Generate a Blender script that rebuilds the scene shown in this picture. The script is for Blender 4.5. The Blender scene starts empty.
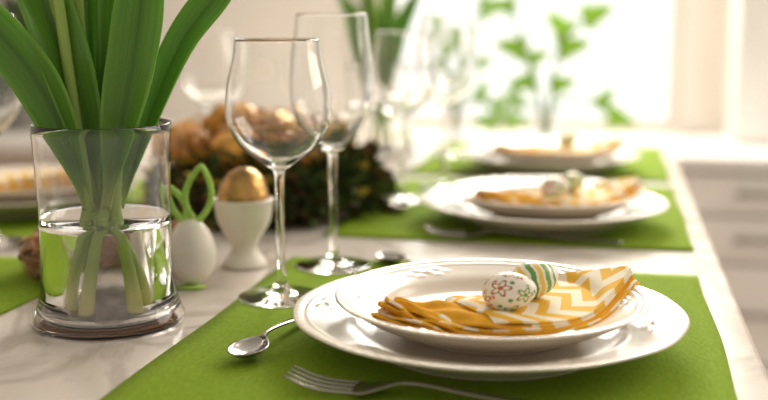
import bpy, math, random
from mathutils import Vector, Matrix, Euler
random.seed(7)
S = bpy.context.scene
COL = S.collection
TZ = 0.90            # table top height
PI = math.pi
S.view_settings.view_transform = 'Standard'

# ------------------------------------------------------------------ materials
def newmat(name):
    m = bpy.data.materials.new(name); m.use_nodes = True
    nt = m.node_tree
    b = nt.nodes['Principled BSDF']
    return m, nt, b

def N(nt, t, **kw):
    n = nt.nodes.new(t)
    for k, v in kw.items(): setattr(n, k, v)
    return n

def ramp(nt, stops, interp='LINEAR'):
    r = N(nt, 'ShaderNodeValToRGB'); e = r.color_ramp.elements
    r.color_ramp.interpolation = interp
    while len(e) > 1: e.remove(e[-1])
    e[0].position = stops[0][0]; e[0].color = (*stops[0][1], 1)
    for p, c in stops[1:]:
        x = e.new(p); x.color = (*c, 1)
    return r

def pmat(name, c, rough=.5, metal=0., var=.08, ns=60., bump=0., bs=300., coat=0., trans=0., sss=0., spec=.5):
    m, nt, b = newmat(name)
    tc = N(nt, 'ShaderNodeTexCoord')
    no = N(nt, 'ShaderNodeTexNoise'); no.inputs['Scale'].default_value = ns; no.inputs['Detail'].default_value = 4
    nt.links.new(tc.outputs['Object'], no.inputs['Vector'])
    lo = tuple(max(0, x*(1-var)) for x in c); hi = tuple(min(1, x*(1+var)) for x in c)
    r = ramp(nt, [(.3, lo), (.7, hi)])
    nt.links.new(no.outputs['Fac'], r.inputs['Fac']); nt.links.new(r.outputs['Color'], b.inputs['Base Color'])
    b.inputs['Roughness'].default_value = rough; b.inputs['Metallic'].default_value = metal
    b.inputs['Coat Weight'].default_value = coat; b.inputs['Coat Roughness'].default_value = .12
    b.inputs['Transmission Weight'].default_value = trans
    b.inputs['Specular IOR Level'].default_value = spec
    if sss:
        b.inputs['Subsurface Weight'].default_value = sss; b.inputs['Subsurface Radius'].default_value = (.01, .008, .006); b.inputs['Subsurface Scale'].default_value = .3
    if bump:
        n2 = N(nt, 'ShaderNodeTexNoise'); n2.inputs['Scale'].default_value = bs; n2.inputs['Detail'].default_value = 3
        nt.links.new(tc.outputs['Object'], n2.inputs['Vector'])
        bp = N(nt, 'ShaderNodeBump'); bp.inputs['Strength'].default_value = bump; bp.inputs['Distance'].default_value = .002
        nt.links.new(n2.outputs['Fac'], bp.inputs['Height']); nt.links.new(bp.outputs['Normal'], b.inputs['Normal'])
    return m

def glassmat(name, c=(1, 1, 1), ior=1.45):
    m, nt, b = newmat(name)
    b.inputs['Base Color'].default_value = (*c, 1); b.inputs['Roughness'].default_value = 0.
    b.inputs['Transmission Weight'].default_value = 1.; b.inputs['IOR'].default_value = ior
    return m

def leafmat(name, dark, light, transl=.25, rough=.4, base=None, edge=(.16, .36), crease=False):
    """UV: x across, y along; fine parallel veins, pale base, light passing through"""
    m, nt, b = newmat(name)
    uv = N(nt, 'ShaderNodeUVMap'); sp = N(nt, 'ShaderNodeSeparateXYZ'); nt.links.new(uv.outputs['UV'], sp.inputs[0])
    mp = N(nt, 'ShaderNodeMapping'); mp.inputs['Scale'].default_value = (20, 1.0, 1); nt.links.new(uv.outputs['UV'], mp.inputs['Vector'])
    no = N(nt, 'ShaderNodeTexNoise'); no.inputs['Scale'].default_value = 1.6; no.inputs['Detail'].default_value = 2
    nt.links.new(mp.outputs['Vector'], no.inputs['Vector'])
    r = ramp(nt, [(.2, dark), (.8, light)]); nt.links.new(no.outputs['Fac'], r.inputs['Fac'])
    out = r.outputs['Color']
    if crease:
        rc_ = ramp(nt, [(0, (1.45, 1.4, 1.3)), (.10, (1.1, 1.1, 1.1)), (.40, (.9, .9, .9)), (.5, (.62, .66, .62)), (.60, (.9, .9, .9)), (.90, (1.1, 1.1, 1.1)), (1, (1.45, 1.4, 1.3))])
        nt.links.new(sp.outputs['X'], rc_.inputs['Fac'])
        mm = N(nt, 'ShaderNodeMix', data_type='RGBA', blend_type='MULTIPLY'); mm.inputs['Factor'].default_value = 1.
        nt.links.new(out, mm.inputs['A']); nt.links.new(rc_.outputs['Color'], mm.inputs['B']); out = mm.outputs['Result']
    if base:
        r2 = ramp(nt, [(.0, (1, 1, 1)), (edge[0], (.8, .8, .8)), (edge[1], (0, 0, 0))]); nt.links.new(sp.outputs['Y'], r2.inputs['Fac'])
        mx = N(nt, 'ShaderNodeMix', data_type='RGBA'); nt.links.new(r2.outputs['Color'], mx.inputs['Factor'])
        nt.links.new(out, mx.inputs['A']); mx.inputs['B'].default_value = (*base, 1); out = mx.outputs['Result']
    nt.links.new(out, b.inputs['Base Color']); b.inputs['Roughness'].default_value = rough
    tr = N(nt, 'ShaderNodeBsdfTranslucent'); nt.links.new(out, tr.inputs['Color'])
    ms = N(nt, 'ShaderNodeMixShader'); ms.inputs[0].default_value = transl
    nt.links.new(b.outputs[0], ms.inputs[1]); nt.links.new(tr.outputs[0], ms.inputs[2])
    nt.links.new(ms.outputs[0], nt.nodes['Material Output'].inputs['Surface'])
    return m

def vcolmat(name, rough=.35, coat=.3):
    m, nt, b = newmat(name)
    a = N(nt, 'ShaderNodeVertexColor'); a.layer_name = 'paint'
    nt.links.new(a.outputs['Color'], b.inputs['Base Color'])
    b.inputs['Roughness'].default_value = rough; b.inputs['Coat Weight'].default_value = coat
    return m

def marble():
    m, nt, b = newmat('pale_marble')
    tc = N(nt, 'ShaderNodeTexCoord')
    n1 = N(nt, 'ShaderNodeTexNoise'); n1.inputs['Scale'].default_value = 5.; n1.inputs['Detail'].default_value = 6; n1.inputs['Distortion'].default_value = 1.6
    n2 = N(nt, 'ShaderNodeTexNoise'); n2.inputs['Scale'].default_value = 3.; n2.inputs['Detail'].default_value = 3
    nt.links.new(tc.outputs['Object'], n1.inputs['Vector']); nt.links.new(tc.outputs['Object'], n2.inputs['Vector'])
    r1 = ramp(nt, [(.43, (0, 0, 0)), (.49, (1, 1, 1)), (.51, (1, 1, 1)), (.57, (0, 0, 0))]); nt.links.new(n1.outputs['Fac'], r1.inputs['Fac'])
    r2 = ramp(nt, [(.35, (.66, .59, .52)), (.65, (.76, .70, .63))]); nt.links.new(n2.outputs['Fac'], r2.inputs['Fac'])
    mt = N(nt, 'ShaderNodeMath', operation='MULTIPLY'); mt.inputs[1].default_value = .60; nt.links.new(r1.outputs['Color'], mt.inputs[0])
    mx = N(nt, 'ShaderNodeMix', data_type='RGBA'); nt.links.new(mt.outputs[0], mx.inputs['Factor'])
    nt.links.new(r2.outputs['Color'], mx.inputs['A']); mx.inputs['B'].default_value = (.40, .34, .28, 1)
    nt.links.new(mx.outputs['Result'], b.inputs['Base Color']); b.inputs['Roughness'].default_value = .22
    return m

def chevron():
    m, nt, b = newmat('chevron_cloth')
    uv = N(nt, 'ShaderNodeUVMap'); sp = N(nt, 'ShaderNodeSeparateXYZ'); nt.links.new(uv.outputs['UV'], sp.inputs[0])
    def M(op, a, c):
        n = N(nt, 'ShaderNodeMath', operation=op)
        for i, x in enumerate((a, c)):
            if isinstance(x, (int, float)): n.inputs[i].default_value = x
            else: nt.links.new(x, n.inputs[i])
        return n.outputs[0]
    zig = M('PINGPONG', M('MULTIPLY', sp.outputs['Y'], 2.2), .5)
    f = M('FRACT', M('ADD', M('MULTIPLY', sp.outputs['X'], 9.4), M('MULTIPLY', zig, 1.5)), 0.)
    r = ramp(nt, [(0, (.84, .75, .57)), (.48, (.84, .75, .57)), (.52, (.78, .44, .03)), (.96, (.78, .44, .03)), (1, (.84, .75, .57))])
    nt.links.new(f, r.inputs['Fac']); nt.links.new(r.outputs['Color'], b.inputs['Base Color'])
    b.inputs['Roughness'].default_value = .85
    return m

def weave(name, c1, c2, rough=.9):
    m, nt, b = newmat(name)
    tc = N(nt, 'ShaderNodeTexCoord')
    no = N(nt, 'ShaderNodeTexNoise'); no.inputs['Scale'].default_value = 420; no.inputs['Detail'].default_value = 3
    mp = N(nt, 'ShaderNodeMapping'); mp.inputs['Scale'].default_value = (1, .35, 1)
    nt.links.new(tc.outputs['Object'], mp.inputs['Vector']); nt.links.new(mp.outputs['Vector'], no.inputs['Vector'])
    r = ramp(nt, [(.3, c1), (.7, c2)]); nt.links.new(no.outputs['Fac'], r.inputs['Fac'])
    nt.links.new(r.outputs['Color'], b.inputs['Base Color']); b.inputs['Roughness'].default_value = rough
    b.inputs['Specular IOR Level'].default_value = .15
    bp = N(nt, 'ShaderNodeBump'); bp.inputs['Strength'].default_value = .35; bp.inputs['Distance'].default_value = .001
    nt.links.new(no.outputs['Fac'], bp.inputs['Height']); nt.links.new(bp.outputs['Normal'], b.inputs['Normal'])
    return m

M_marble = marble()
M_mat = weave('green_linen', (.180, .285, .013), (.236, .355, .024))
M_ceramic = pmat('cream_porcelain', (.75, .675, .565), rough=.22, var=.02, coat=.25)
M_cup = pmat('white_ceramic', (.76, .70, .61), rough=.35, var=.02)
M_steel = pmat('polished_steel', (.36, .33, .30), rough=.17, metal=1., var=.04)
M_glass = glassmat('clear_glass')
M_water = glassmat('water', (1, 1, 1), 1.33)
M_chev = chevron()
M_must = pmat('mustard_cloth', (.70, .34, .022), rough=.9, var=.12, ns=120, bump=.2, bs=900, spec=.15)
M_paint = vcolmat('painted_eggshell')
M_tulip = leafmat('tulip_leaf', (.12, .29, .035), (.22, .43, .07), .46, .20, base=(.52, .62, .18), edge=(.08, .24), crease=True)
M_stem = leafmat('tulip_stem', (.36, .52, .10), (.50, .64, .18), .35, .4, base=(.95, .90, .50), edge=(.12, .30))
M_egg = pmat('white_eggshell', (.78, .72, .63), rough=.45, var=.03)
M_felt = pmat('green_felt', (.42, .66, .14), rough=.9, var=.15, ns=300, spec=.2)
M_gold = pmat('gold_leaf', (.46, .27, .09), rough=.30, metal=.9, var=.55, ns=60, bump=1., bs=150)
M_straw = pmat('straw', (.36, .18, .08), rough=.85, var=.5, ns=40)
M_straw2 = pmat('golden_straw', (.46, .25, .07), rough=.85, var=.5, ns=40)
M_twig = pmat('dark_twig', (.08, .05, .02), rough=.85, var=.5, ns=30)
M_moss = pmat('dark_moss', (.055, .085, .014), rough=.9, var=.55, ns=60)
M_moss3 = pmat('brown_moss', (.13, .08, .022), rough=.9, var=.5, ns=60)
M_moss2 = pmat('rust_leaf', (.52, .25, .045), rough=.7, var=.5, ns=60)
M_brown = pmat('brown_eggshell', (.44, .18, .035), rough=.45, metal=.2, var=.5, ns=60, bump=.6, bs=90)
M_orange = pmat('amber_eggshell', (.62, .30, .045), rough=.42, metal=.3, var=.45, ns=60, bump=.6, bs=90)
M_wall = pmat('wall_paint', (.79, .73, .66), rough=.9, var=.03, ns=4)
M_trim = pmat('cream_trim', (.74, .69, .63), rough=.5, var=.02, ns=5)
M_white = pmat('white_lacquer', (.88, .85, .81), rough=.4, var=.02, ns=5)
M_gap = pmat('shadow_gap_carcass', (.70, .66, .62), rough=.6, var=.03, ns=5)
M_top = pmat('pale_worktop', (.85, .82, .79), rough=.3, var=.04, ns=12)
M_handle = pmat('brushed_handle', (.40, .37, .34), rough=.4, metal=.5, var=.05)
M_floor = pmat('pale_floor', (.50, .40, .32), rough=.5, var=.12, ns=6)
M_sprig = leafmat('sprig_leaf', (.13, .27, .016), (.24, .42, .04), .40, .5)
M_pale = leafmat('pale_leaf', (.18, .33, .07), (.29, .45, .13), .42, .5)
M_darkleaf = leafmat('dark_leaf', (.03, .06, .02), (.06, .10, .035), .15, .5)
M_terra = pmat('grey_pot', (.20, .19, .17), rough=.7, var=.1)
M_ply = pmat('yellow_fluff', (.70, .52, .08), rough=.9, var=.25, ns=200)

# ------------------------------------------------------------------ mesh tools
class MB:
    def __init__(s): s.v = []; s.f = []; s.uv = []; s.mi = []
    def add(s, verts, faces, uv=None, mi=0):
        o = len(s.v); s.v += [tuple(x) for x in verts]
        s.f += [tuple(i+o for i in f) for f in faces]
        s.uv += uv if uv else [(0, 0)]*len(verts)
        s.mi += list(mi) if hasattr(mi, '__len__') else [mi]*len(faces)
    def build(s, name, mats, parent=None, smooth=True, loc=(0, 0, 0), rot=(0, 0, 0), sharp=None):
        me = bpy.data.meshes.new(name); me.from_pydata(s.v, [], s.f)
        u = me.uv_layers.new(name='UVMap')
        for l in me.loops: u.data[l.index].uv = s.uv[l.vertex_index]
        if not isinstance(mats, (list, tuple)): mats = [mats]
        for m in mats: me.materials.append(m)
        for p, k in zip(me.polygons, s.mi): p.material_index = k; p.use_smooth = smooth
        me.validate(); me.update()
        if sharp: me.set_sharp_from_angle(angle=math.radians(sharp))
        o = bpy.data.objects.new(name, me); COL.objects.link(o)
        o.location = loc; o.rotation_euler = rot
        if parent: o.parent = parent
        return o

def catmull(pts, n):
    pts = [Vector(p) for p in pts]; P = [pts[0]*2-pts[1]] + pts + [pts[-1]*2-pts[-2]]
    out = []; segs = len(pts)-1
    for k in range(n+1):
        t = k/n*segs; i = min(int(t), segs-1); t -= i
        a, b, c, d = P[i:i+4]
        out.append(.5*((2*b)+(c-a)*t+(2*a-5*b+4*c-d)*t*t+(3*b-a-3*c+d)*t**3))
    return out

def lathe(prof, seg=64, mod=None):
    v = []; f = []; rings = []
    for (r, z) in prof:
        if r < 1e-6: rings.append([len(v)]); v.append((0, 0, z))
        else:
            ring = []
            for k in range(seg):
                th = 2*PI*k/seg; rr, zz = (r, z) if not mod else mod(r, z, th)
                ring.append(len(v)); v.append((rr*math.cos(th), rr*math.sin(th), zz))
            rings.append(ring)
    for A, B in zip(rings, rings[1:]):
        if len(A) == 1 and len(B) == 1: continue
        for k in range(seg):
            k2 = (k+1) % seg
            if len(A) == 1: f.append((A[0], B[k2], B[k]))
            elif len(B) == 1: f.append((A[k], A[k2], B[0]))
            else: f.append((A[k], A[k2], B[k2], B[k]))
    return v, f

def frame(t, up):
    t = t.normalized(); s = t.cross(up)
    if s.length < 1e-5: s = t.cross(Vector((1, 0, 0)))
    s.normalize(); return s, s.cross(t).normalized()

def sweep(pts, ra, rb=None, seg=8, up=(0, 0, 1), cap=True):
    """tube of elliptical section: ra across (perpendicular to up), rb along up"""
    pts = [Vector(p) for p in pts]; n = len(pts); up = Vector(up)
    if not hasattr(ra, '__len__'): ra = [ra]*n
    if rb is None: rb = ra
    if not hasattr(rb, '__len__'): rb = [rb]*n
    v = []; f = []; uv = []
    for i, p in enumerate(pts):
        t = pts[min(i+1, n-1)]-pts[max(i-1, 0)]; s, w = frame(t, up)
        for k in range(seg):
            a = 2*PI*k/seg; v.append(p+s*ra[i]*math.cos(a)+w*rb[i]*math.sin(a)); uv.append((k/seg, i/(n-1)))
    for i in range(n-1):
        for k in range(seg):
            k2 = (k+1) % seg; f.append((i*seg+k, i*seg+k2, (i+1)*seg+k2, (i+1)*seg+k))
    if cap:
        f.append(tuple(range(seg))[::-1]); f.append(tuple((n-1)*seg+k for k in range(seg)))
    return v, f, uv

def boxv(x0, x1, y0, y1, z0, z1):
    v = [(x, y, z) for z in (z0, z1) for y in (y0, y1) for x in (x0, x1)]
    return v, [(0, 2, 3, 1), (4, 5, 7, 6), (0, 1, 5, 4), (2, 6, 7, 3), (0, 4, 6, 2), (1, 3, 7, 5)]

def box(name, x0, x1, y0, y1, z0, z1, mat, parent=None, bev=0.):
    m = MB(); m.add(*boxv(x0, x1, y0, y1, z0, z1)); o = m.build(name, mat, parent, smooth=False)
    if bev:
        b = o.modifiers.new('bevel', 'BEVEL'); b.width = bev; b.segments = 3
    return o

def empty(name, loc=(0, 0, 0), rz=0.):
    o = bpy.data.objects.new(name, None); COL.objects.link(o); o.location = loc; o.rotation_euler = (0, 0, rz); o.empty_display_size = .03
    return o

def tag(o, label, cat, group=None):
    o['label'] = label; o['category'] = cat
    if group: o['group'] = group
    return o

def struct(o): o['kind'] = 'structure'; return o

def copy_tree(o, parent=None):
    c = o.copy(); COL.objects.link(c)
    if parent: c.parent = parent
    for ch in list(o.children): copy_tree(ch, c)
    return c

def place(proto, first, loc, rz, label, group):
    o = proto if first else copy_tree(proto)
    o.location = loc; e = o.rotation_euler; o.rotation_euler = (e[0], e[1], rz)
    o['label'] = label
    if group: o['group'] = group
    return o

# ------------------------------------------------------------------ setting
WY = 2.85
struct(box('floor', -3.2, 1.8, -1.2, WY, -.02, 0, M_floor))
struct(box('wall_left_light_blocker', -2.54, -2.40, -1.2, WY, 0, 2.6, M_wall))  # unseen wall, added to block sky light and darken the left side
wx0, wx1, wz0, wz1 = -.60, .170, .835, 2.15
w = MB()
w.add(*boxv(-3.2, wx0, WY, WY+.14, 0, 2.6)); w.add(*boxv(wx1, 1.8, WY, WY+.14, 0, 2.6))
w.add(*boxv(wx0, wx1, WY, WY+.14, 0, wz0)); w.add(*boxv(wx0, wx1, WY, WY+.14, wz1, 2.6))
struct(w.build('wall_back', M_wall, smooth=False))
fr = MB()
t_ = .028
fr.add(*boxv(wx0, wx0+t_, WY+.02, WY+.07, wz0, wz1)); fr.add(*boxv(wx1-t_, wx1, WY+.02, WY+.07, wz0, wz1))
fr.add(*boxv(wx0+t_, wx1-t_, WY+.02, WY+.07, wz1-t_, wz1)); fr.add(*boxv(wx0+t_, wx1-t_, WY+.02, WY+.07, wz0, wz0+t_))
struct(fr.build('window_1', M_trim, smooth=False))
tr = MB()
for (a, b) in ((wx0-.055, wx0), (wx1, wx1+.055)): tr.add(*boxv(a, b, WY-.016, WY, wz0+.01, wz1+.055))
tr.add(*boxv(wx0, wx1, WY-.016, WY, wz1, wz1+.055))
struct(tr.build('trim_1', M_trim, smooth=False))

# worktop and base cabinets under the window
CZ = .833
o = box('worktop', -2.39, 1.5, 2.375, WY, CZ-.03, CZ, M_top, bev=.003)
tag(o, 'pale worktop running along the back wall under the bright window', 'worktop')
def base_cabinet(x0, x1, label, drawers=True):
    c = empty('base_cabinet', ((x0+x1)/2, 2.62, 0)); hw = (x1-x0)/2
    tag(c, label, 'cabinet', None)
    box('body', -hw+.001, hw-.001, -.21, .225, .08, CZ-.031, M_gap, c)
    box('plinth', -hw+.001, hw-.001, -.17, .2, .0, .079, M_white, c)
    zs = [CZ-.036, CZ-.13, CZ-.235, CZ-.46, .085]
    for z1, z0 in zip(zs, zs[1:]):
        d = box('drawer', -hw+.005, hw-.005, -.232, -.211, z0+.006, z1-.002, M_white, c, bev=.002)
        zc = (z0+z1)/2+.005
        m = MB(); m.add(*sweep([(-.09, -.250, zc), (.09, -.250, zc)], .0060)[:2])
        for s in (-.07, .07): m.add(*sweep([(s, -.249, zc), (s, -.232, zc)], .005)[:2])
        m.build('handle', M_handle, d)
    return c
base_cabinet(.12, .59, 'white drawer cabinet at the right behind the table, bar handles showing')
base_cabinet(-.35, .12, 'white drawer cabinet behind the far table end under the window')
base_cabinet(.59, 1.06, 'white drawer cabinet beyond the right frame edge by the back wall')
base_cabinet(-.82, -.35, 'white drawer cabinet behind the wreath, left of the window')
# tall wall cabinet right of the window
c = empty('wall_cabinet', (.52, WY, CZ)); tag(c, 'tall white panelled cabinet standing on worktop right of the window', 'cabinet')
box('body', -.24, .24, -.20, 0, 0.001, 1.3, M_white, c)
d = MB(); d.add(*boxv(-.236, .236, -.214, -.201, .004, 1.296))
door = d.build('door', M_white, c, smooth=False)
rm = MB()
for b in ((-.236, -.176, .004, 1.296), (.176, .236, .004, 1.296), (-.176, .176, .004, .07), (-.176, .176, 1.23, 1.296)):
    rm.add(*boxv(b[0], b[1], -.226, -.2141, b[2], b[3]))
rm.build('door_frame', M_white, door, smooth=False)

# ------------------------------------------------------------------ table
tb = empty('dining_table', (-.37, 1.1, 0)); tag(tb, 'long dining table with white veined marble top', 'table')
o = box('tabletop', -.475, .475, -.9, .9, TZ-.03, TZ, M_marble, tb, bev=.004)
box('apron', -.42, .42, -.84, .84, TZ-.10, TZ-.031, M_white, tb)
for sx in (-1, 1):
    for sy in (-1, 1):
        l = MB(); l.add(*boxv(-.035, .035, -.035, .035, 0, TZ-.101)); l.build('leg', M_white, tb, smooth=False, loc=(sx*.385, sy*.80, 0))

# placemats
def placemat(x0, x1, y0, y1, label, seed):
    R = random.Random(seed); m = MB(); nx, ny = 24, 28; v = []; uv = []
    hx, hy = (x1-x0)/2, (y1-y0)/2
    for j in range(ny+1):
        for i in range(nx+1):
            a, b = i/nx*2-1, j/ny*2-1
            v.append((a*hx+.0012*math.sin(b*5+seed), b*hy+.0012*math.sin(a*4+seed), .0012+.0003*math.sin(a*7+seed)*math.sin(b*6))); uv.append((i/nx, j/ny))
    f = [(j*(nx+1)+i, j*(nx+1)+i+1, (j+1)*(nx+1)+i+1, (j+1)*(nx+1)+i) for j in range(ny) for i in range(nx)]
    m.add(v, f, uv)
    o = m.build('placemat', M_mat, loc=((x0+x1)/2, (y0+y1)/2, TZ))
    s = o.modifiers.new('thick', 'SOLIDIFY'); s.thickness = .0018; s.offset = 0
    return tag(o, label, 'placemat', 'green placemats')
placemat(-.29, .080, .50, .962, 'lime green cloth placemat nearest the camera under the sharp front plates', 1)
placemat(-.29, .084, 1.07, 1.475, 'lime green cloth placemat in the middle under the second setting', 2)
placemat(-.29, .084, 1.53, 1.93, 'lime green cloth placemat farthest away by the window end', 3)
placemat(-.82, -.452, .50, .905, 'lime green cloth placemat at left edge beside the glass vase', 4)
placemat(-.82, -.452, .985, 1.40, 'lime green cloth placemat at left behind the vase under left plates', 5)
MZ = TZ+.0024

# ------------------------------------------------------------------ plates
def plate_mesh(name, R, foot, well, h, th):
    under = [(0, .0015), (foot-.006, .0015), (foot-.004, 0), (foot, 0), (foot+.004, .0035), (R*.72, h*.36), (R*.86, h*.64), (R*.97, h*.93)]
    top_ctrl = [(R*.998, h*.985), (R*.99, h*1.03), (R*.965, h*1.015), (R*.94, h*.965), (R*.85, h*.85), (R*.74, h*.70), (R*.67, h*.48), (R*.61, well+.0010), (R*.50, well)]
    top = [(p.x, p.y) for p in catmull([(a, b, 0) for a, b in top_ctrl], 72)]
    und = [under[0]]+[(p.x, p.y) for p in catmull([(a, b, 0) for a, b in under[1:]], 24)]
    def mod(r, z, t):
        k = max(0, min(1, (r/R-.80)/.2))
        rr = r*(1+.010*k*k*(math.cos(6*t)**2+.25*math.cos(12*t+PI)))
        dz = 0
        q = r/R
        if z > h*.5 and q > .70:
            # faint bead edge, a ridge line and groups of relief strokes around the rim
            if .955 < q < .995: dz += .00015*math.cos(90*t)
            dz += .0006*math.exp(-((q-.925)/.010)**2)
            if .77 < q < .915:
                g = max(0, math.cos(6*t))**2
                rad = math.sin((q-.77)/.145*PI)
                dz += .0019*g*rad*abs(math.sin(18*t+40*(q-.8)))*abs(math.sin(18*t-40*(q-.8)))
        return rr, z+dz
    prof = und+top+[(R*.25, well), (0, well)]
    m = MB(); m.add(*lathe(prof, 288, mod)); return m.build(name, M_ceramic), top
dinner, dtop = plate_mesh('dinner_plate', .1340, .080, .0085, .0250, .003)
tag(dinner, '', 'plate')
salad, stop = plate_mesh('salad_plate', .1070, .056, .0095, .0265, .003)
tag(salad, '', 'plate')
def salad_top(r):
    if r < .0535: return .0095
    pr = sorted(stop)
    for (a, za), (b, zb) in zip(pr, pr[1:]):
        if a <= r <= b: return za+(zb-za)*(r-a)/max(1e-6, b-a)
    return .027
SZ = MZ+.0088
sets = [(-.079, .722, 0, 'sharp front setting'), (-.070, 1.185, 0, 'blurred second setting'),
        (-.090, 1.612, 0, 'farthest setting by the window'), (-.68, 1.155, PI, 'left setting behind the tulip vase')]
for i, (x, y, rz, s) in enumerate(sets):
    place(dinner, i == 0, (x, y, MZ), rz+.2*i, 'large cream dinner plate with embossed rim, '+s, 'cream dinner plates')
    place(salad, i == 0, (x+.002, y, SZ), rz+.3*i+.15, 'smaller cream plate on a dinner plate, '+s, 'cream salad plates')

# ------------------------------------------------------------------ napkin
def napkin():
    front = catmull([(-.060, -.054, 0), (-.022, -.066, 0), (.022, -.064, 0), (.064, -.034, 0), (.094, .052, 0)], 72)
    back = catmull([(-.064, -.039, 0), (-.036, -.024, 0), (-.008, -.009, 0), (.016, .024, 0), (.042, .063, 0)], 72)
    m = MB(); L = 7; nu, nv = 120, 48
    for l in range(L):
        R = random.Random(41+l); ph = R.random()*6; off = (L-1-l)*.0011
        top = l == L-1
        u0 = .43 if top else 0.
        v = []; uv = []
        for j in range(nv+1):
            for i in range(nu+1):
                s = j/nv; ua = u0+(-.10*s+.02*math.sin(s*5) if top else 0)
                u = ua+(1-ua)*i/nu; k = u*72; i0 = max(0, min(71, int(k))); a = front[i0].lerp(front[i0+1], k-i0); b = back[i0].lerp(back[i0+1], k-i0)
                lf = max(0, 1-u/.62); pl = lf*min(1, u/.15+.5)
                p = a.lerp(b, s); out = (a-b).normalized()
                p = p+out*off*(1-s)-out*off*.3*s
                # tapered left end, each layer ending at a slightly different place
                p = p+Vector((-.9, -.35, 0))*(.0045*math.sin(l*2.1+.9)+.0016*(3-l)+.0040*math.sin(PI*s))*(1-u)**4
                p = p+out*(.0036*lf)*math.sin(u*22+ph)*(1-s)
                p = p+out*.0010*math.sin(u*9+l*.8)*(1-lf)*(1-s)
                r = min(p.length, .105)
                zb = max(.0138, salad_top(r)+.0012)
                z = zb+l*(.0019-.0004*u**3+.0010*lf)+(.0002+.0015*lf)*math.sin(u*23+ph+s*3)
                z += .0019*pl*math.sin(s*14+l*.7+u*2)+.0006*math.sin(u*11+s*5+l*.4)*(1-lf)
                z -= .0014*(1-s)**8+.0014*lf*s**8
                if top: z += .0004+.0026*math.exp(-((s-.72)/.24)**2)*min(1, i/nu/.3)*(1-.7*u**4)-.0008*math.exp(-((i/nu)/.03)**2)
                v.append((p.x, p.y, z)); uv.append((u, s))
        f = []; mi = []
        for j in range(nv):
            for i in range(nu):
                f.append((j*(nu+1)+i, j*(nu+1)+i+1, (j+1)*(nu+1)+i+1, (j+1)*(nu+1)+i))
                u = u0+(1-u0)*(i+.5)/nu; s = (j+.5)/nv
                mi.append(1 if top or l in (1, 4) or (u > .56 and l == 5) else 0)
        m.add(v, f, uv, mi)
    o = m.build('napkin', [M_must, M_chev])
    s = o.modifiers.new('thick', 'SOLIDIFY'); s.thickness = .0017; s.offset = 0
    b = o.modifiers.new('soft', 'BEVEL'); b.width = .0007; b.segments = 3; b.limit_method = 'ANGLE'; b.angle_limit = math.radians(50)
    return o
nap = napkin(); tag(nap, '', 'napkin')
NR = (0, -.12, -.25, .1)
for i, (x, y, rz, s) in enumerate(sets):
    place(nap, i == 0, (x+.002, y, SZ), rz+NR[i], 'folded mustard and white chevron napkin, '+s, 'chevron napkins')

# ------------------------------------------------------------------ eggs
def egg_prof(a, b, n=40):
    out = []
    for k in range(n+1):
        th = PI*k/n
        out.append((b*math.sin(th)*(1+.13*math.cos(th)) if 0 < k < n else 0, -a*math.cos(th)))
    return out
def fib(n, o=.5):
    return [Vector((math.sqrt(1-(1-2*(i+o)/n)**2)*math.cos(2.39996*i), math.sqrt(1-(1-2*(i+o)/n)**2)*math.sin(2.39996*i), 1-2*(i+o)/n)) for i in range(n)]
FL = fib(11); DT = fib(44, .3)
def floral(d):
    c = max(FL, key=lambda q: q.dot(d)); rho = math.acos(min(1, c.dot(d)))
    s, w = frame(c, Vector((.2, .1, 1))); th = math.atan2(d.dot(s), d.dot(w))
    edge = .42*(.74+.26*math.cos(5*th))
    odd = FL.index(c) % 3
    if rho < .11: return ((.70, .34, .03), (.55, .10, .04), (.14, .34, .08))[odd]
    if rho < edge-.075: return ((.88, .66, .26), (.86, .79, .62), (.84, .74, .46))[odd]
    if rho < edge+.03: return ((.36, .12, .02), (.34, .12, .04), (.10, .26, .06))[odd]
    c2 = max(DT, key=lambda q: q.dot(d)); r2 = math.acos(min(1, c2.dot(d)))
    if r2 < .10 and rho > edge+.09: return (.08, .30, .08) if DT.index(c2) % 3 else (.60, .10, .05)
    return (.84, .77, .66)
def banded(d):
    z = d.z; th = math.atan2(d.y, d.x)
    zz = z+.05*abs(((th*7/PI) % 2)-1)
    if zz > .74: return (.84, .78, .62)
    if zz > .62: return (.10, .28, .05)
    if zz > .46: return (.82, .78, .62)
    if zz > .24: return (.16, .38, .08)
    if zz > .14: return (.86, .80, .66)
    if zz > -.06: return (.84, .56, .08)
    if zz > -.16: return (.86, .80, .66)
    if zz > -.36: return (.10, .30, .06)
    if zz > -.50: return (.86, .80, .66)
    if zz > -.64: return (.82, .52, .08)
    return (.84, .76, .52)
def painted_egg(a, b, fn):
    m = MB(); m.add(*lathe(egg_prof(a, b, 110), 200)); o = m.build('decorated_egg', M_paint)
    at = o.data.color_attributes.new('paint', 'FLOAT_COLOR', 'POINT')
    for i, v in enumerate(o.data.vertices):
        d = Vector((v.co.x/b, v.co.y/b, v.co.z/a)).normalized(); at.data[i].color = (*fn(d), 1)
    return o
e1 = painted_egg(.0178, .0127, floral); tag(e1, '', 'egg')
e2 = painted_egg(.0172, .0125, banded); tag(e2, '', 'egg')
def set_egg(proto, first, loc, rot, label, group, sc=1.):
    o = proto if first else copy_tree(proto); o.location = loc; o.rotation_euler = rot; o['label'] = label; o['group'] = group
    o.scale = (sc, sc, sc)
EZ = SZ+.0138+.0125+.0118
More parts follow.
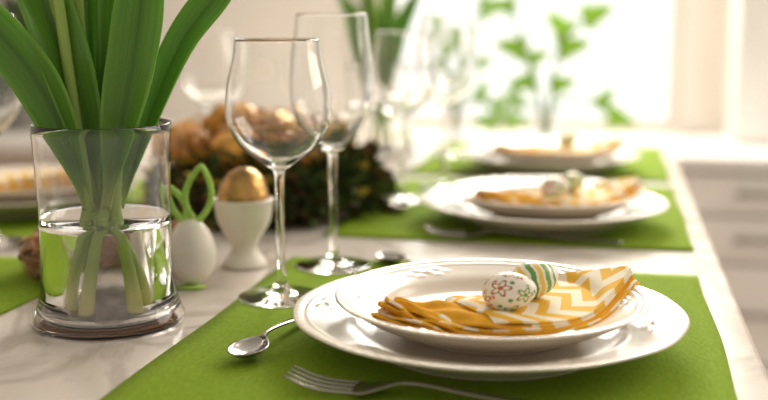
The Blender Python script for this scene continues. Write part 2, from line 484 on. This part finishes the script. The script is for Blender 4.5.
for i, (x, y, rz, s) in enumerate(sets):
    a = rz+NR[i]
    def off(dx, dy): return (x+dx*math.cos(a)-dy*math.sin(a), y+dx*math.sin(a)+dy*math.cos(a))
    p = off(.018, -.036); q = off(.032, -.006)
    k = 0 if i == 0 else .0016; sc = 1. if i == 0 else .86
    if i < 2: set_egg(e1, i == 0, (*p, EZ-k), (0, math.radians(84), a+math.radians(12)), 'small white egg painted with flowers, '+s, 'floral painted eggs', sc)
    if i < 3: set_egg(e2, i == 0, (*q, EZ-k+.0016), (0, math.radians(80), a+math.radians(30)), 'small egg with green, white and yellow bands, '+s, 'banded painted eggs', sc)

# ------------------------------------------------------------------ cutlery
def make_spoon():
    r = empty('spoon'); tag(r, '', 'spoon', 'steel spoons')
    m = MB(); nu, nv = 24, 14; v = []; Lb = .048
    for i in range(nu+1):
        u = i/nu; x = u*Lb
        hw = .0152*math.sin(PI*min(1, max(0, u))**.82)**.75 if 0 < u < 1 else 0
        hw = max(hw, .0022 if u > .9 else .0003)
        for j in range(nv+1):
            s = j/nv*2-1
            z = .0095-.0080*math.sin(PI*u)**.8*(1-s*s)+.002*u
            v.append((x, s*hw, z))
    f = [(i*(nv+1)+j, (i+1)*(nv+1)+j, (i+1)*(nv+1)+j+1, i*(nv+1)+j+1) for i in range(nu) for j in range(nv)]
    m.add(v, f); o = m.build('bowl', M_steel, r); k = o.modifiers.new('t', 'SOLIDIFY'); k.thickness = .0012; k.offset = 0
    pts = catmull([(.045, 0, .0112), (.06, 0, .0125), (.09, 0, .0105), (.14, 0, .0045), (.175, 0, .0030)], 30)
    ra = [.0022+.0042*(max(0, (k/30-.25))/.75)**1.2 if k < 29 else .0040 for k in range(31)]; ra[30] = .002
    m = MB(); m.add(*sweep(pts, ra, [.0014]*31, 12)); m.build('handle', M_steel, r)
    r.scale = (.86, .86, .86)
    return r
def make_fork():
    r = empty('fork'); tag(r, '', 'fork', 'steel forks')
    m = MB()
    for k in range(4):
        y = (k-1.5)*.0066
        pts = catmull([(.000, y*.92, .0105), (.012, y, .0062), (.026, y, .0040), (.046, y, .0042)], 14)
        m.add(*sweep(pts, [.0004+.0010*min(1, i/6) for i in range(15)], [.0009]*15, 8))
    pts = catmull([(.042, 0, .0040), (.050, 0, .0044), (.058, 0, .0065), (.065, 0, .0085), (.071, 0, .0098)], 16)
    wd = [.0114, .0114, .0114, .0113, .0110, .0105, .0098, .009, .0081, .0070, .0060, .0050, .0042, .0036, .0031, .0028, .0026]
    m.add(*sweep(pts, wd, [.0010]*17, 12)); m.build('head', M_steel, r)
    pts = catmull([(.070, 0, .0097), (.085, 0, .0100), (.115, 0, .0070), (.160, 0, .0035), (.200, 0, .0024)], 30)
    ra = [.0024+.0040*(max(0, (k/30-.2))/.8)**1.2 for k in range(31)]; ra[29] *= .85; ra[30] = .003
    m = MB(); m.add(*sweep(pts, ra, [.0013]*31, 12)); m.build('handle', M_steel, r)
    return r
spoon = make_spoon(); fork = make_fork()
D = math.radians
place(spoon, True, (-.232, .636, MZ), D(82), 'steel spoon on green mat left of the sharp front plates', 'steel spoons')
place(spoon, False, (-.207, .966, TZ+.0006), D(-50), 'steel spoon lying on bare marble just behind the front plates', 'steel spoons')
place(spoon, False, (-.243, 1.195, MZ), D(72), 'blurred steel spoon left of the second setting by a glass foot', 'steel spoons')
place(spoon, False, (-.500, .800, MZ), D(190), 'steel spoon on the green mat at the left frame edge', 'steel spoons')
place(fork, True, (-.187, .606, MZ), D(-4), 'steel fork on front green mat with tines pointing left', 'steel forks')
place(fork, False, (-.185, 1.080, MZ), D(0), 'blurred steel fork on the middle mat before the second plates', 'steel forks')
place(fork, False, (-.20, 1.540, MZ), D(-1), 'blurred steel fork beside the farthest plates near the window', 'steel forks')

# ------------------------------------------------------------------ wine glasses
def make_glass(bowl_r, rim_r, zb, h, foot_r=.0345):
    r = empty('wine_glass'); tag(r, '', 'wine glass', 'wine glasses')
    m = MB(); m.add(*lathe([(0, .0)]+[(p.x, p.y) for p in catmull([(foot_r-.001, 0, 0), (foot_r, .0009, 0), (foot_r-.002, .0018, 0), (foot_r*.55, .0034, 0), (.009, .0062, 0), (.0048, .012, 0)], 30)], 64)); m.build('foot', M_glass, r)
    m = MB(); m.add(*lathe([(p.x, p.y) for p in catmull([(.0048, .012, 0), (.0036, .025, 0), (.0034, zb*.6, 0), (.0038, zb-.012, 0), (.0052, zb-.004, 0)], 24)], 32)); m.build('stem', M_glass, r)
    H = h-zb
    out = catmull([(.0052, zb-.004, 0), (.012, zb+.0005, 0), (bowl_r*.70, zb+H*.14, 0), (bowl_r*.95, zb+H*.31, 0), (bowl_r, zb+H*.45, 0), (bowl_r*.965, zb+H*.64, 0), (rim_r*1.06, zb+H*.85, 0), (rim_r, h, 0)], 56)
    t = .0009
    inn = catmull([(rim_r-t*.8, h, 0), (rim_r*1.06-t, zb+H*.85, 0), (bowl_r*.965-t, zb+H*.64, 0), (bowl_r-t, zb+H*.45, 0), (bowl_r*.95-t, zb+H*.31, 0), (bowl_r*.70-t, zb+H*.14+.001, 0), (.012, zb+.0035, 0), (.004, zb+.0022, 0)], 56)
    prof = [(p.x, p.y) for p in out]+[(rim_r-t*.4, h+.0004)]+[(p.x, p.y) for p in inn]+[(0, zb+.0021)]
    m = MB(); m.add(*lathe(prof, 72)); m.build('bowl', M_glass, r)
    return r
gA = make_glass(.0412, .0330, .108, .206)
gB = make_glass(.0370, .0310, .108, .226)
G = 'wine glasses'
place(gA, True, (-.256, .812, MZ), 0, 'nearest wide-bowled empty wine glass standing on the front mat edge', G)
place(gB, True, (-.243, .930, MZ), 0, 'taller narrower empty wine glass just behind the nearest one', G)
place(gA, False, (-.250, 1.300, MZ), 0, 'blurred wide wine glass behind the wreath left of second setting', G)
place(gB, False, (-.213, 1.395, MZ), 0, 'blurred tall wine glass against the window left edge, second setting', G)
place(gA, False, (-.255, 1.745, MZ), 0, 'small blurred wine glass of the farthest setting before the window', G)
place(gA, False, (-.525, 1.365, MZ), 0, 'blurred wine glass against the pale wall left of the wreath', G)
place(gB, False, (-.600, .955, MZ), 0, 'blurred wine glass cut by the left frame edge', G)

# ------------------------------------------------------------------ vases and tulips
def rc(a, b, z): return Vector((a*.9785+b*.2062, a*.2062-b*.9785, z))
def make_vase():
    r = empty('glass_vase'); tag(r, '', 'vase', 'glass tulip vases')
    m = MB(); m.add(*lathe([(0, .0)]+[(p.x, p.y) for p in catmull([(.052, 0, 0), (.0552, .0010, 0), (.0560, .0040, 0), (.0546, .0085, 0), (.0520, .0145, 0), (.0500, .021, 0)], 30)], 96)); m.build('foot', M_glass, r)
    out = catmull([(.0500, .021, 0), (.0484, .036, 0), (.0476, .060, 0), (.0482, .10, 0), (.0502, .149, 0)], 36)
    inn = catmull([(.0492, .149, 0), (.0472, .10, 0), (.0465, .06, 0), (.0466, .022, 0), (.0460, .011, 0), (.043, .0060, 0), (.030, .0048, 0)], 44)
    m = MB(); m.add(*lathe([(p.x, p.y) for p in out]+[(.0497, .1494)]+[(p.x, p.y) for p in inn]+[(0, .0046)], 96)); m.build('body', M_glass, r)
    wl = .080
    side = [(p.x+.0003, p.y-.0003) for p in inn if p.y < wl-.004]
    m = MB(); m.add(*lathe([(0, wl), (.0452, wl), (.0466, wl+.0006), (.0471, wl+.0012)]+side+[(0, .0043)], 96)); m.build('water', M_water, r)
    return r
vase = make_vase()
V1 = (-.364, .727, TZ+.0005); V2 = (-.372, 1.745, TZ+.0005)
place(vase, True, V1, 0, 'clear glass vase half full of water, sharp at the left', 'glass tulip vases')
place(vase, False, V2, 0, 'blurred clear glass vase of tulip leaves behind the wine glasses', 'glass tulip vases')

def tulip_leaf(pts, wid, face, cup=.35, twist=0.):
    n = 40; C = catmull(pts, n); v = []; uv = []; nv = 12; face = Vector(face)
    for i, p in enumerate(C):
        u = i/n; t = (C[min(i+1, n)]-C[max(i-1, 0)]).normalized()
        fc = Matrix.Rotation(twist*u, 3, t) @ face
        s, w = frame(t, fc)
        g = min(1, max(0, (u-.05)/.54)); g = g*g*(3-2*g)
        hw = wid*.5*(.24+.76*g)*(1 if u < .70 else max(.02, 1-((u-.70)/.30)**2)**.7)
        cu = cup*(1.5-.5*g)
        for j in range(nv+1):
            q = j/nv*2-1
            v.append(p+s*hw*q*(1-.12*abs(q)*cu)+w*hw*cu*(.35*q*q+.65*abs(q)**1.2)+w*.0018*math.sin(u*12+q*2)*abs(q)*g); uv.append((j/nv, u))
    f = [(i*(nv+1)+j, i*(nv+1)+j+1, (i+1)*(nv+1)+j+1, (i+1)*(nv+1)+j) for i in range(n) for j in range(nv)]
    return v, f, uv
def tulip(loc, bottom, leaves, topa, label, conv=0.):
    r = empty('tulip', loc); tag(r, label, 'tulip', 'tulips in the front vase' if loc == V1 else 'tulips in the rear vase')
    (a0, b0), (a1, b1, z1) = bottom, topa
    P = catmull([rc(a0, b0, .0105), rc(a0*.82+conv*.18, b0*.85, .034), rc(a0*.48+conv*.52, b0*.65, .060), rc(conv, b0*.4+b1*.2, .090), rc(conv*.6+a1*.36, b1*.6, .15), rc(a1, b1, z1)], 50)
    m = MB(); m.add(*sweep(P, [.0064-.0022*min(1, i/30) for i in range(51)], None, 14, up=(0, 1, .1))); m.build('stem', M_stem, r)
    for (pts, wid, face, cup, tw) in leaves:
        m = MB(); m.add(*tulip_leaf([rc(*p) for p in pts], wid, rc(*face), cup, tw))
        o = m.build('leaf', M_tulip, r)
        s = o.modifiers.new('t', 'SOLIDIFY'); s.thickness = .0011; s.offset = 0
    return r
tulips = [
 ((-.0395, .008), [([(.006, .016, .088), (.012, .017, .114), (.020, .018, .150), (.030, .020, .194), (.038, .021, .240), (.046, .02, .305)], .037, (-.25, 1, .1), .55, .4)], (.030, .004, .30), 'front tulip with a broad upright leaf leaning right', .004),
 ((.0392, .008), [([(-.008, .013, .088), (-.015, .014, .114), (-.026, .014, .148), (-.044, .015, .187), (-.077, .014, .226), (-.118, .01, .258)], .036, (.3, 1, .25), .60, -.4)], (-.040, 0, .30), 'tulip whose broad leaf arches far out to the left', -.004),
 ((-.0300, .026), [([(-.007, .004, .088), (-.008, .004, .116), (-.014, .004, .155), (-.028, .004, .209), (-.045, .002, .262), (-.054, 0, .31)], .039, (.2, 1, .1), .50, .35)], (-.030, .012, .30), 'tulip with an upright broad leaf left of centre', -.009),
 ((.028, .026), [([(.012, -.004, .086), (.020, -.004, .112), (.034, -.006, .150), (.060, -.008, .207), (.088, -.008, .243), (.116, -.008, .278)], .026, (-.4, 1, .2), .55, .3)], (.02, -.01, .30), 'tulip whose narrow leaf leans out to the far right', .010),
 ((-.010, .035), [([(.004, -.010, .088), (.006, -.012, .116), (.012, -.014, .165), (.017, -.016, .238), (.025, -.016, .31)], .036, (.1, 1, 0), .5, -.3),
                   ([(-.002, -.014, .092), (-.004, -.017, .120), (-.009, -.021, .165), (-.011, -.023, .240), (-.005, -.022, .31)], .034, (-.2, 1, 0), .5, .3)], (.0, -.024, .30), 'rear tulip with two dark upright leaves in the bunch centre', .003),
 ((.034, -.014), [([(-.009, .000, .094), (-.017, -.001, .124), (-.031, -.004, .160), (-.060, -.006, .192), (-.096, -.008, .202), (-.129, -.01, .194)], .028, (.3, .9, .6), .55, -.3)], (-.018, -.012, .30), 'tulip with a low leaf bending out over the left rim', -.010),
]
for (bt, lv, tp, lab, cv) in tulips: tulip(V1, bt, lv, tp, lab, cv)
rear = [
 ((-.02, .004), [([(-.006, .008, .07), (.004, .008, .11), (.018, .01, .16), (.036, .012, .22), (.062, .01, .27)], .028, (-.2, 1, .1), .4, .2),
                 ([(-.004, .002, .07), (.002, .002, .11), (.008, .002, .16), (.012, .002, .23), (.022, .0, .30)], .026, (.1, 1, .1), .4, -.2)], (.02, 0, .30), 'blurred tulip in rear vase leaning right'),
 ((.02, .004), [([(.006, .004, .07), (-.006, .004, .11), (-.020, .006, .16), (-.042, .008, .22), (-.07, .006, .265)], .028, (.2, 1, .1), .4, -.2)], (-.02, 0, .30), 'blurred tulip in rear vase leaning left'),
 ((0, -.014), [([(0, -.008, .07), (-.004, -.01, .11), (-.010, -.012, .17), (-.020, -.012, .24), (-.034, -.012, .31)], .028, (0, 1, 0), .4, .2)], (.0, -.02, .30), 'blurred upright tulip in the middle of rear vase'),
]
for (bt, lv, tp, lab) in rear: tulip(V2, bt, lv, tp, lab)

# ------------------------------------------------------------------ bunny egg, egg cup, golden egg
b = empty('bunny_egg', (-.344, .842, TZ+.0006)); tag(b, 'white egg with green felt bunny ears standing beside the vase', 'egg decoration')
m = MB(); m.add(*[x for x in lathe([(r, z+.030) for r, z in egg_prof(.0285, .0205, 48)], 64)]); m.build('shell', M_egg, b)
m = MB()
m.add([rc(x*1.5, y*.8+.010, z) for x, y, z in lathe([(0, 0), (.0080, 0), (.0092, .0008), (.0086, .0017), (0, .0019)], 32)[0]], lathe([(0, 0), (.0080, 0), (.0092, .0008), (.0086, .0017), (0, .0019)], 32)[1])
m.build('felt_base', M_felt, b)
def ear_loop(w_, h_, cx, tilt, rr, bend=0.):
    pts = []
    for k in range(61):
        q = k/60; side = 1 if q < .5 else -1; u = q*2 if q < .5 else 2-q*2
        x = side*w_*.5*math.sin(PI*u**.9)**.85 if 0 < u < 1 else 0
        z = h_*u; x += bend*u*u
        pts.append(rc(cx+x*math.cos(tilt)+z*math.sin(tilt), 0, .0555+z*math.cos(tilt)-x*math.sin(tilt)))
    m = MB(); m.add(*sweep(pts, [rr]*61, [rr*1.3]*61, 10, up=rc(0, 1, 0), cap=False)); return m.build('ear', M_felt, b)
ear_loop(.022, .047, .005, D(4), .0026, .002)
ear_loop(.0115, .032, -.005, D(-18), .0030, -.004)

c = empty('egg_cup', (-.325, .922, TZ+.0006)); tag(c, 'white ceramic footed egg cup holding the golden egg', 'egg cup')
out = catmull([(.0195, 0, 0), (.0205, .0015, 0), (.0185, .006, 0), (.0130, .013, 0), (.0120, .020, 0), (.0175, .030, 0), (.0240, .042, 0), (.0265, .056, 0), (.0274, .062, 0)], 48)
inn = catmull([(.0252, .062, 0), (.0242, .055, 0), (.021, .043, 0), (.011, .034, 0)], 20)
pr = [(0, .001)]+[(p.x, p.y) for p in out]+[(.0264, .0632)]+[(p.x, p.y) for p in inn]+[(0, .032)]
m = MB(); m.add(*lathe(pr, 64)); m.build('cup', M_cup, c)
m = MB(); m.add(*lathe(egg_prof(.0250, .0230, 44), 56)); o = m.build('golden_egg', M_gold, loc=(-.325, .922, TZ+.0675), rot=(D(6), D(10), 0))
tag(o, 'golden foil egg sitting upright in the white egg cup', 'egg')

# ------------------------------------------------------------------ straw nest behind the vase
def nest_mesh(R, r, h, n, tr_, seed, span=(.5, 1.6), irr=0., z0=0.):
    Rn = random.Random(seed); m = MB()
    for k in range(n):
        a0 = Rn.random()*2*PI; sp = Rn.uniform(*span); ph = Rn.random()*2*PI; ps = Rn.uniform(-3, 3); q = Rn.uniform(.5, 1.05)+Rn.random()**4*irr
        pts = []
        for i in range(11):
            t = i/10; a = a0+sp*t; ang = ph+ps*t
            rr = R+r*q*math.cos(ang); z = z0+h*.5+h*.48*q*math.sin(ang)
            pts.append((rr*math.cos(a), rr*math.sin(a), max(tr_, z)))
        m.add(*sweep(pts, tr_*Rn.uniform(.6, 1.1), None, 5))
    return m
NC = (-.434, .872, TZ+.0022)
ns = empty('straw_nest', NC); tag(ns, 'small brown straw nest seen behind and through the glass vase', 'nest')
nest_mesh(.059, .018, .038, 280, .0013, 3).build('straw', M_straw, ns)
m = MB(); m.add(*lathe([(0, .001), (.053, .001), (.067, .011), (.060, .025), (.042, .012), (0, .008)], 36)); m.build('nest_base', M_straw, ns)
for k, (dx, dy, mm, lab) in enumerate([(-.018, -.004, M_ply, 'yellow egg in the straw nest, left one'), (.020, .002, M_egg, 'white egg in the straw nest, right one')]):
    m = MB(); m.add(*lathe(egg_prof(.0210, .0158, 30), 40))
    o = m.build('nest_egg', mm, loc=(NC[0]+dx, NC[1]+dy, TZ+.036), rot=(D(80), 0, D(30+60*k))); tag(o, lab+' behind the vase', 'egg', 'eggs in the straw nest')

# ------------------------------------------------------------------ big wreath nest with eggs
WC = (-.392, 1.205, TZ)
WR = .093
wr = empty('wreath', WC); tag(wr, 'dark mossy twig wreath piled with golden eggs in the table centre', 'wreath')
nest_mesh(WR, .028, .054, 190, .0019, 5, (.5, 1.5), .5).build('twigs', M_twig, wr)
nest_mesh(.058, .046, .060, 110, .0017, 15, (.4, 1.2), .3, .054).build('straw', M_straw2, wr)
R = random.Random(9)
def lump(a): return 1+.18*math.sin(3*a+.7)+.13*math.sin(7*a+2)+.08*math.sin(11*a)
def tufts(n, mats, name, size, fn):
    m = MB()
    for k in range(n):
        p, d, mi = fn()
        s, w_ = frame(d, Vector((R.random(), R.random(), R.random())))
        L = size*R.uniform(.5, 1.5); W = L*.26
        v = [p, p+d*L*.35+s*W+w_*W*.3, p+d*L*.7+s*W*.7, p+d*L, p+d*L*.7-s*W*.7, p+d*L*.35-s*W+w_*W*.3]
        v = [(x[0], x[1], max(.001, x[2])) for x in v]
        m.add(v, [(0, 1, 2, 3), (0, 3, 4, 5)], [(.5, 0), (1, .3), (.8, .7), (.5, 1), (.2, .7), (0, .3)], mi)
    return m.build(name, mats, wr)
def mossf():
    a = R.uniform(0, 2*PI); ang = R.uniform(-.5, PI+.4); q = R.uniform(.75, 1.15)*lump(a)
    p = Vector(((WR+.030*q*math.cos(ang))*math.cos(a), (WR+.030*q*math.cos(ang))*math.sin(a), max(.006, .026+.032*q*math.sin(ang))))
    d = Vector((math.cos(a)*math.cos(ang)+R.uniform(-.9, .9), math.sin(a)*math.cos(ang)+R.uniform(-.9, .9), math.sin(ang)*.6+R.uniform(-.6, .6))).normalized()
    k = R.random()
    return p, d, (2 if k > .95 else 1 if k < .30+.25*math.sin(2*a) else 0)
def rustf():
    a = R.uniform(0, 2*PI); r = .108*math.sqrt(R.random()); z = .064+.040*(1-(r/.108)**2)+R.uniform(-.012, .012)
    p = Vector((r*math.cos(a)-.024, r*math.sin(a), z)); d = Vector((R.uniform(-1, 1), R.uniform(-1, 1), R.uniform(-.4, .5))).normalized()
    return p, d, (1 if (p.x < -.06 and R.random() < .5) else 0)
tufts(2300, [M_moss, M_moss3, M_ply], 'moss', .023, mossf)
tufts(300, [M_moss2, M_ply], 'rust_leaves', .018, rustf)
eggs = [(-.074, -.052, .077, M_brown, 'brown'), (-.020, -.074, .075, M_orange, 'amber'), (-.106, .005, .080, M_orange, 'amber'), (.034, -.050, .071, M_brown, 'brown'),
        (-.044, .000, .105, M_orange, 'amber'), (.012, -.005, .094, M_gold, 'gold'), (-.074, .052, .086, M_brown, 'brown'), (-.02, .055, .092, M_orange, 'amber'), (.049, .03, .067, M_brown, 'brown')]
nm = ['at the near left rim', 'at the near front rim', 'at the far left rim', 'near the right front', 'topmost left', 'topmost right', 'at the rear left', 'at the rear middle', 'at the rear right']
for k, (dx, dy, z, mm, cname) in enumerate(eggs):
    sc = R.uniform(.90, 1.12)
    m = MB(); m.add(*lathe(egg_prof(.0320*sc, .0235*sc, 28), 36))
    o = m.build('wreath_egg', mm, loc=(WC[0]+dx, WC[1]+dy, TZ+z), rot=(R.uniform(.7, 1.9), R.uniform(-.4, .4), R.uniform(0, 6)))
    tag(o, f'{cname} coloured egg heaped on the mossy wreath, {nm[k]}', 'egg', 'eggs on the wreath')

# ------------------------------------------------------------------ plants by the window
def leaf_shape(p, d, up, L):
    s, w_ = frame(d, up); out = [(0, 0, 0), (-.06, .26, .03), (.16, .46, .06), (.32, .30, .04), (.62, .24, .03), (1.1, 0, -.06), (.62, -.24, .03), (.32, -.30, .04), (.16, -.46, .06), (-.06, -.26, .03), (.40, 0, -.02)]
    v = [p+d*L*a+s*L*b+w_*L*c_ for a, b, c_ in out]
    return v, [(k, (k+1) % 10, 10) for k in range(10)], [(.5+b, a) for a, b, c_ in out]
def sprig(loc, pts, lv, mat, label, cat='plant', seed=1, group=None):
    """lv: (position along the stem, side, tilt, size) of each leaf"""
    Rn = random.Random(seed)
    r = empty('leafy_sprig', loc); tag(r, label, cat, group)
    C = catmull(pts, 30); m = MB(); m.add(*sweep(C, [.0052-.0020*i/30 for i in range(31)], None, 6, up=(0, 1, .05))); m.build('stem', mat, r)
    m = MB()
    for (u, side, tilt, L) in lv:
        i = int(u*30); d = rc(side, Rn.uniform(-.1, .25), tilt).normalized()
        m.add(*leaf_shape(C[i]-d*.004, d, rc(Rn.uniform(-.25, .25), 1, .15), L*1.15))
    m.build('leaves', mat, r)
    return r
def jar(loc, label):
    r = empty('glass_jar', loc); tag(r, label, 'jar', 'glass jars by the window')
    m = MB(); m.add(*lathe([(0, 0), (.030, 0), (.034, .004), (.034, .05), (.024, .07), (.024, .085), (.0225, .085), (.0225, .07), (.032, .05), (.032, .006), (0, .005)], 40)); m.build('body', M_glass, r, sharp=50)
J1 = (-.150, 2.50, CZ+.0005); J2 = (-.36, 2.52, CZ+.0005)
jar(J1, 'small glass jar holding bright green sprigs before the window centre'); jar(J2, 'small glass jar holding pale sprigs at the window left side')
def L3(l): return [rc(a, b, z) for a, b, z in l]
GS = 'sprigs in the window jars'
sprig(J1, L3([(0, 0, .01), (-.006, 0, .08), (-.024, .0, .15), (-.050, 0, .22), (-.075, 0, .30), (-.08, 0, .40)]), [(.40, -1, -.1, .06), (.54, 1, .4, .05), (.62, -1, .2, .066), (.84, -1, .2, .05), (1, .1, 1, .055)], M_sprig, 'bright green tall leafy sprig before the window, leaning left', seed=2, group=GS)
sprig(J1, L3([(.004, 0, .01), (.012, 0, .09), (.018, .0, .17), (.040, 0, .245), (.085, 0, .29)]), [(.40, 1, .2, .055), (.68, 1, .2, .066), (.82, -.7, .7, .064), (1, 1, .4, .066)], M_sprig, 'bright green leafy sprig before the window, leaning right', seed=3, group=GS)
sprig(J1, L3([(.0, .005, .01), (.02, 0, .085), (.06, .0, .11), (.11, 0, .10), (.15, 0, .07)]), [(.86, .6, .8, .05), (1, 1, -.3, .058)], M_sprig, 'bright green sprig drooping right toward the worktop', seed=4, group=GS)
sprig(J1, L3([(.0, .005, .01), (-.01, 0, .08), (-.04, .0, .095), (-.08, 0, .08), (-.11, 0, .055)]), [(.65, -.3, 1, .05), (1, -1, .1, .055)], M_pale, 'pale sprig drooping low and left along the window sill', seed=8, group=GS)
sprig(J2, L3([(0, 0, .01), (-.006, 0, .09), (-.02, .0, .15), (-.04, 0, .21), (-.05, 0, .25)]), [(.45, 1, .2, .05), (.62, -1, .3, .05), (.78, 1, .3, .055), (1, -.3, 1, .055)], M_pale, 'pale green sprig at window left edge, leaning left', seed=5, group=GS)
sprig(J2, L3([(0, 0, .01), (.01, 0, .10), (.03, .0, .18), (.05, 0, .29), (.09, 0, .40)]), [(.35, -1, .3, .05), (.50, 1, .3, .055), (.66, -1, .3, .055), (.80, 1, .2, .06), (1, .5, 1, .06)], M_pale, 'pale green tall sprig at window left side, leaning right', seed=6, group=GS)
sprig(J2, L3([(0, 0, .01), (.01, 0, .075), (.05, .0, .10), (.09, 0, .08), (.12, 0, .05)]), [(.55, .3, 1, .05), (.78, .6, .7, .05), (1, 1, .1, .055)], M_pale, 'pale green short sprig drooping right by the window left side', seed=7, group=GS)
# dark houseplant far left
pp = empty('potted_plant', (-1.52, 2.60, CZ+.0005)); tag(pp, 'dark leafy potted plant on the worktop at the far left', 'plant')
m = MB(); m.add(*lathe([(0, 0), (.06, 0), (.08, .10), (.085, .11), (.075, .11), (.07, .09), (0, .09)], 40)); m.build('pot', M_terra, pp, sharp=40)
m = MB(); R = random.Random(12)
for k in range(110):
    p = Vector((R.gauss(0, .07), R.gauss(0, .05), .10+abs(R.gauss(.10, .07)))); d = Vector((p.x*6+R.uniform(-.5, .5), R.uniform(-.6, .3), R.uniform(-.2, .8))).normalized()
    m.add(*leaf_shape(p, d, Vector((0, -1, .5)), R.uniform(.05, .09)))
m.build('leaves', M_darkleaf, pp)
m = MB()
for k in range(9):
    a = R.random()*6.28; m.add(*sweep(catmull([(0, 0, .085), (.03*math.cos(a), .03*math.sin(a), .15), (.09*math.cos(a), .07*math.sin(a), .26)], 8), .003, None, 6))
m.build('stems', M_darkleaf, pp)

# ------------------------------------------------------------------ world, lights, camera
w = bpy.data.worlds.new('daylight'); S.world = w; w.use_nodes = True; nt = w.node_tree
bg = nt.nodes['Background']
tc = N(nt, 'ShaderNodeTexCoord'); sp = N(nt, 'ShaderNodeSeparateXYZ'); nt.links.new(tc.outputs['Generated'], sp.inputs[0])
mr = N(nt, 'ShaderNodeMapRange'); mr.inputs['From Min'].default_value = .1; mr.inputs['From Max'].default_value = .9
mr.inputs['To Min'].default_value = .57; mr.inputs['To Max'].default_value = 1.42
nt.links.new(sp.outputs['Y'], mr.inputs['Value']); nt.links.new(mr.outputs['Result'], bg.inputs['Strength'])
r = ramp(nt, [(.35, (1, .895, .77)), (.8, (1, .97, .91))]); nt.links.new(sp.outputs['Y'], r.inputs['Fac']); nt.links.new(r.outputs['Color'], bg.inputs['Color'])
def area(name, loc, target, sx, sy, power, color):
    l = bpy.data.lights.new(name, 'AREA'); l.shape = 'RECTANGLE'; l.size = sx; l.size_y = sy; l.energy = power; l.color = color
    o = bpy.data.objects.new(name, l); COL.objects.link(o); o.location = loc
    o.rotation_euler = (Vector(target)-Vector(loc)).to_track_quat('-Z', 'Y').to_euler(); return o
area('window_light', (-.10, 2.70, 1.85), (-.2, 1.0, .9), .9, .8, 42, (1, .93, .82))
area('side_area_light', (1.5, 1.9, 2.0), (-.2, .9, .9), 1.4, 1.4, 25, (1, .91, .79))  # large soft lamp from the upper right; no window is built there

cam = bpy.data.cameras.new('camera'); co = bpy.data.objects.new('camera', cam); COL.objects.link(co)
co.location = (0, 0, TZ+.225); co.rotation_euler = (D(90-9.57), 0, D(11.9))
cam.sensor_width = 36; cam.lens = 36*1080/768; cam.clip_start = .02
cam.dof.use_dof = True; cam.dof.focus_distance = .75; cam.dof.aperture_fstop = 3.1
S.camera = co
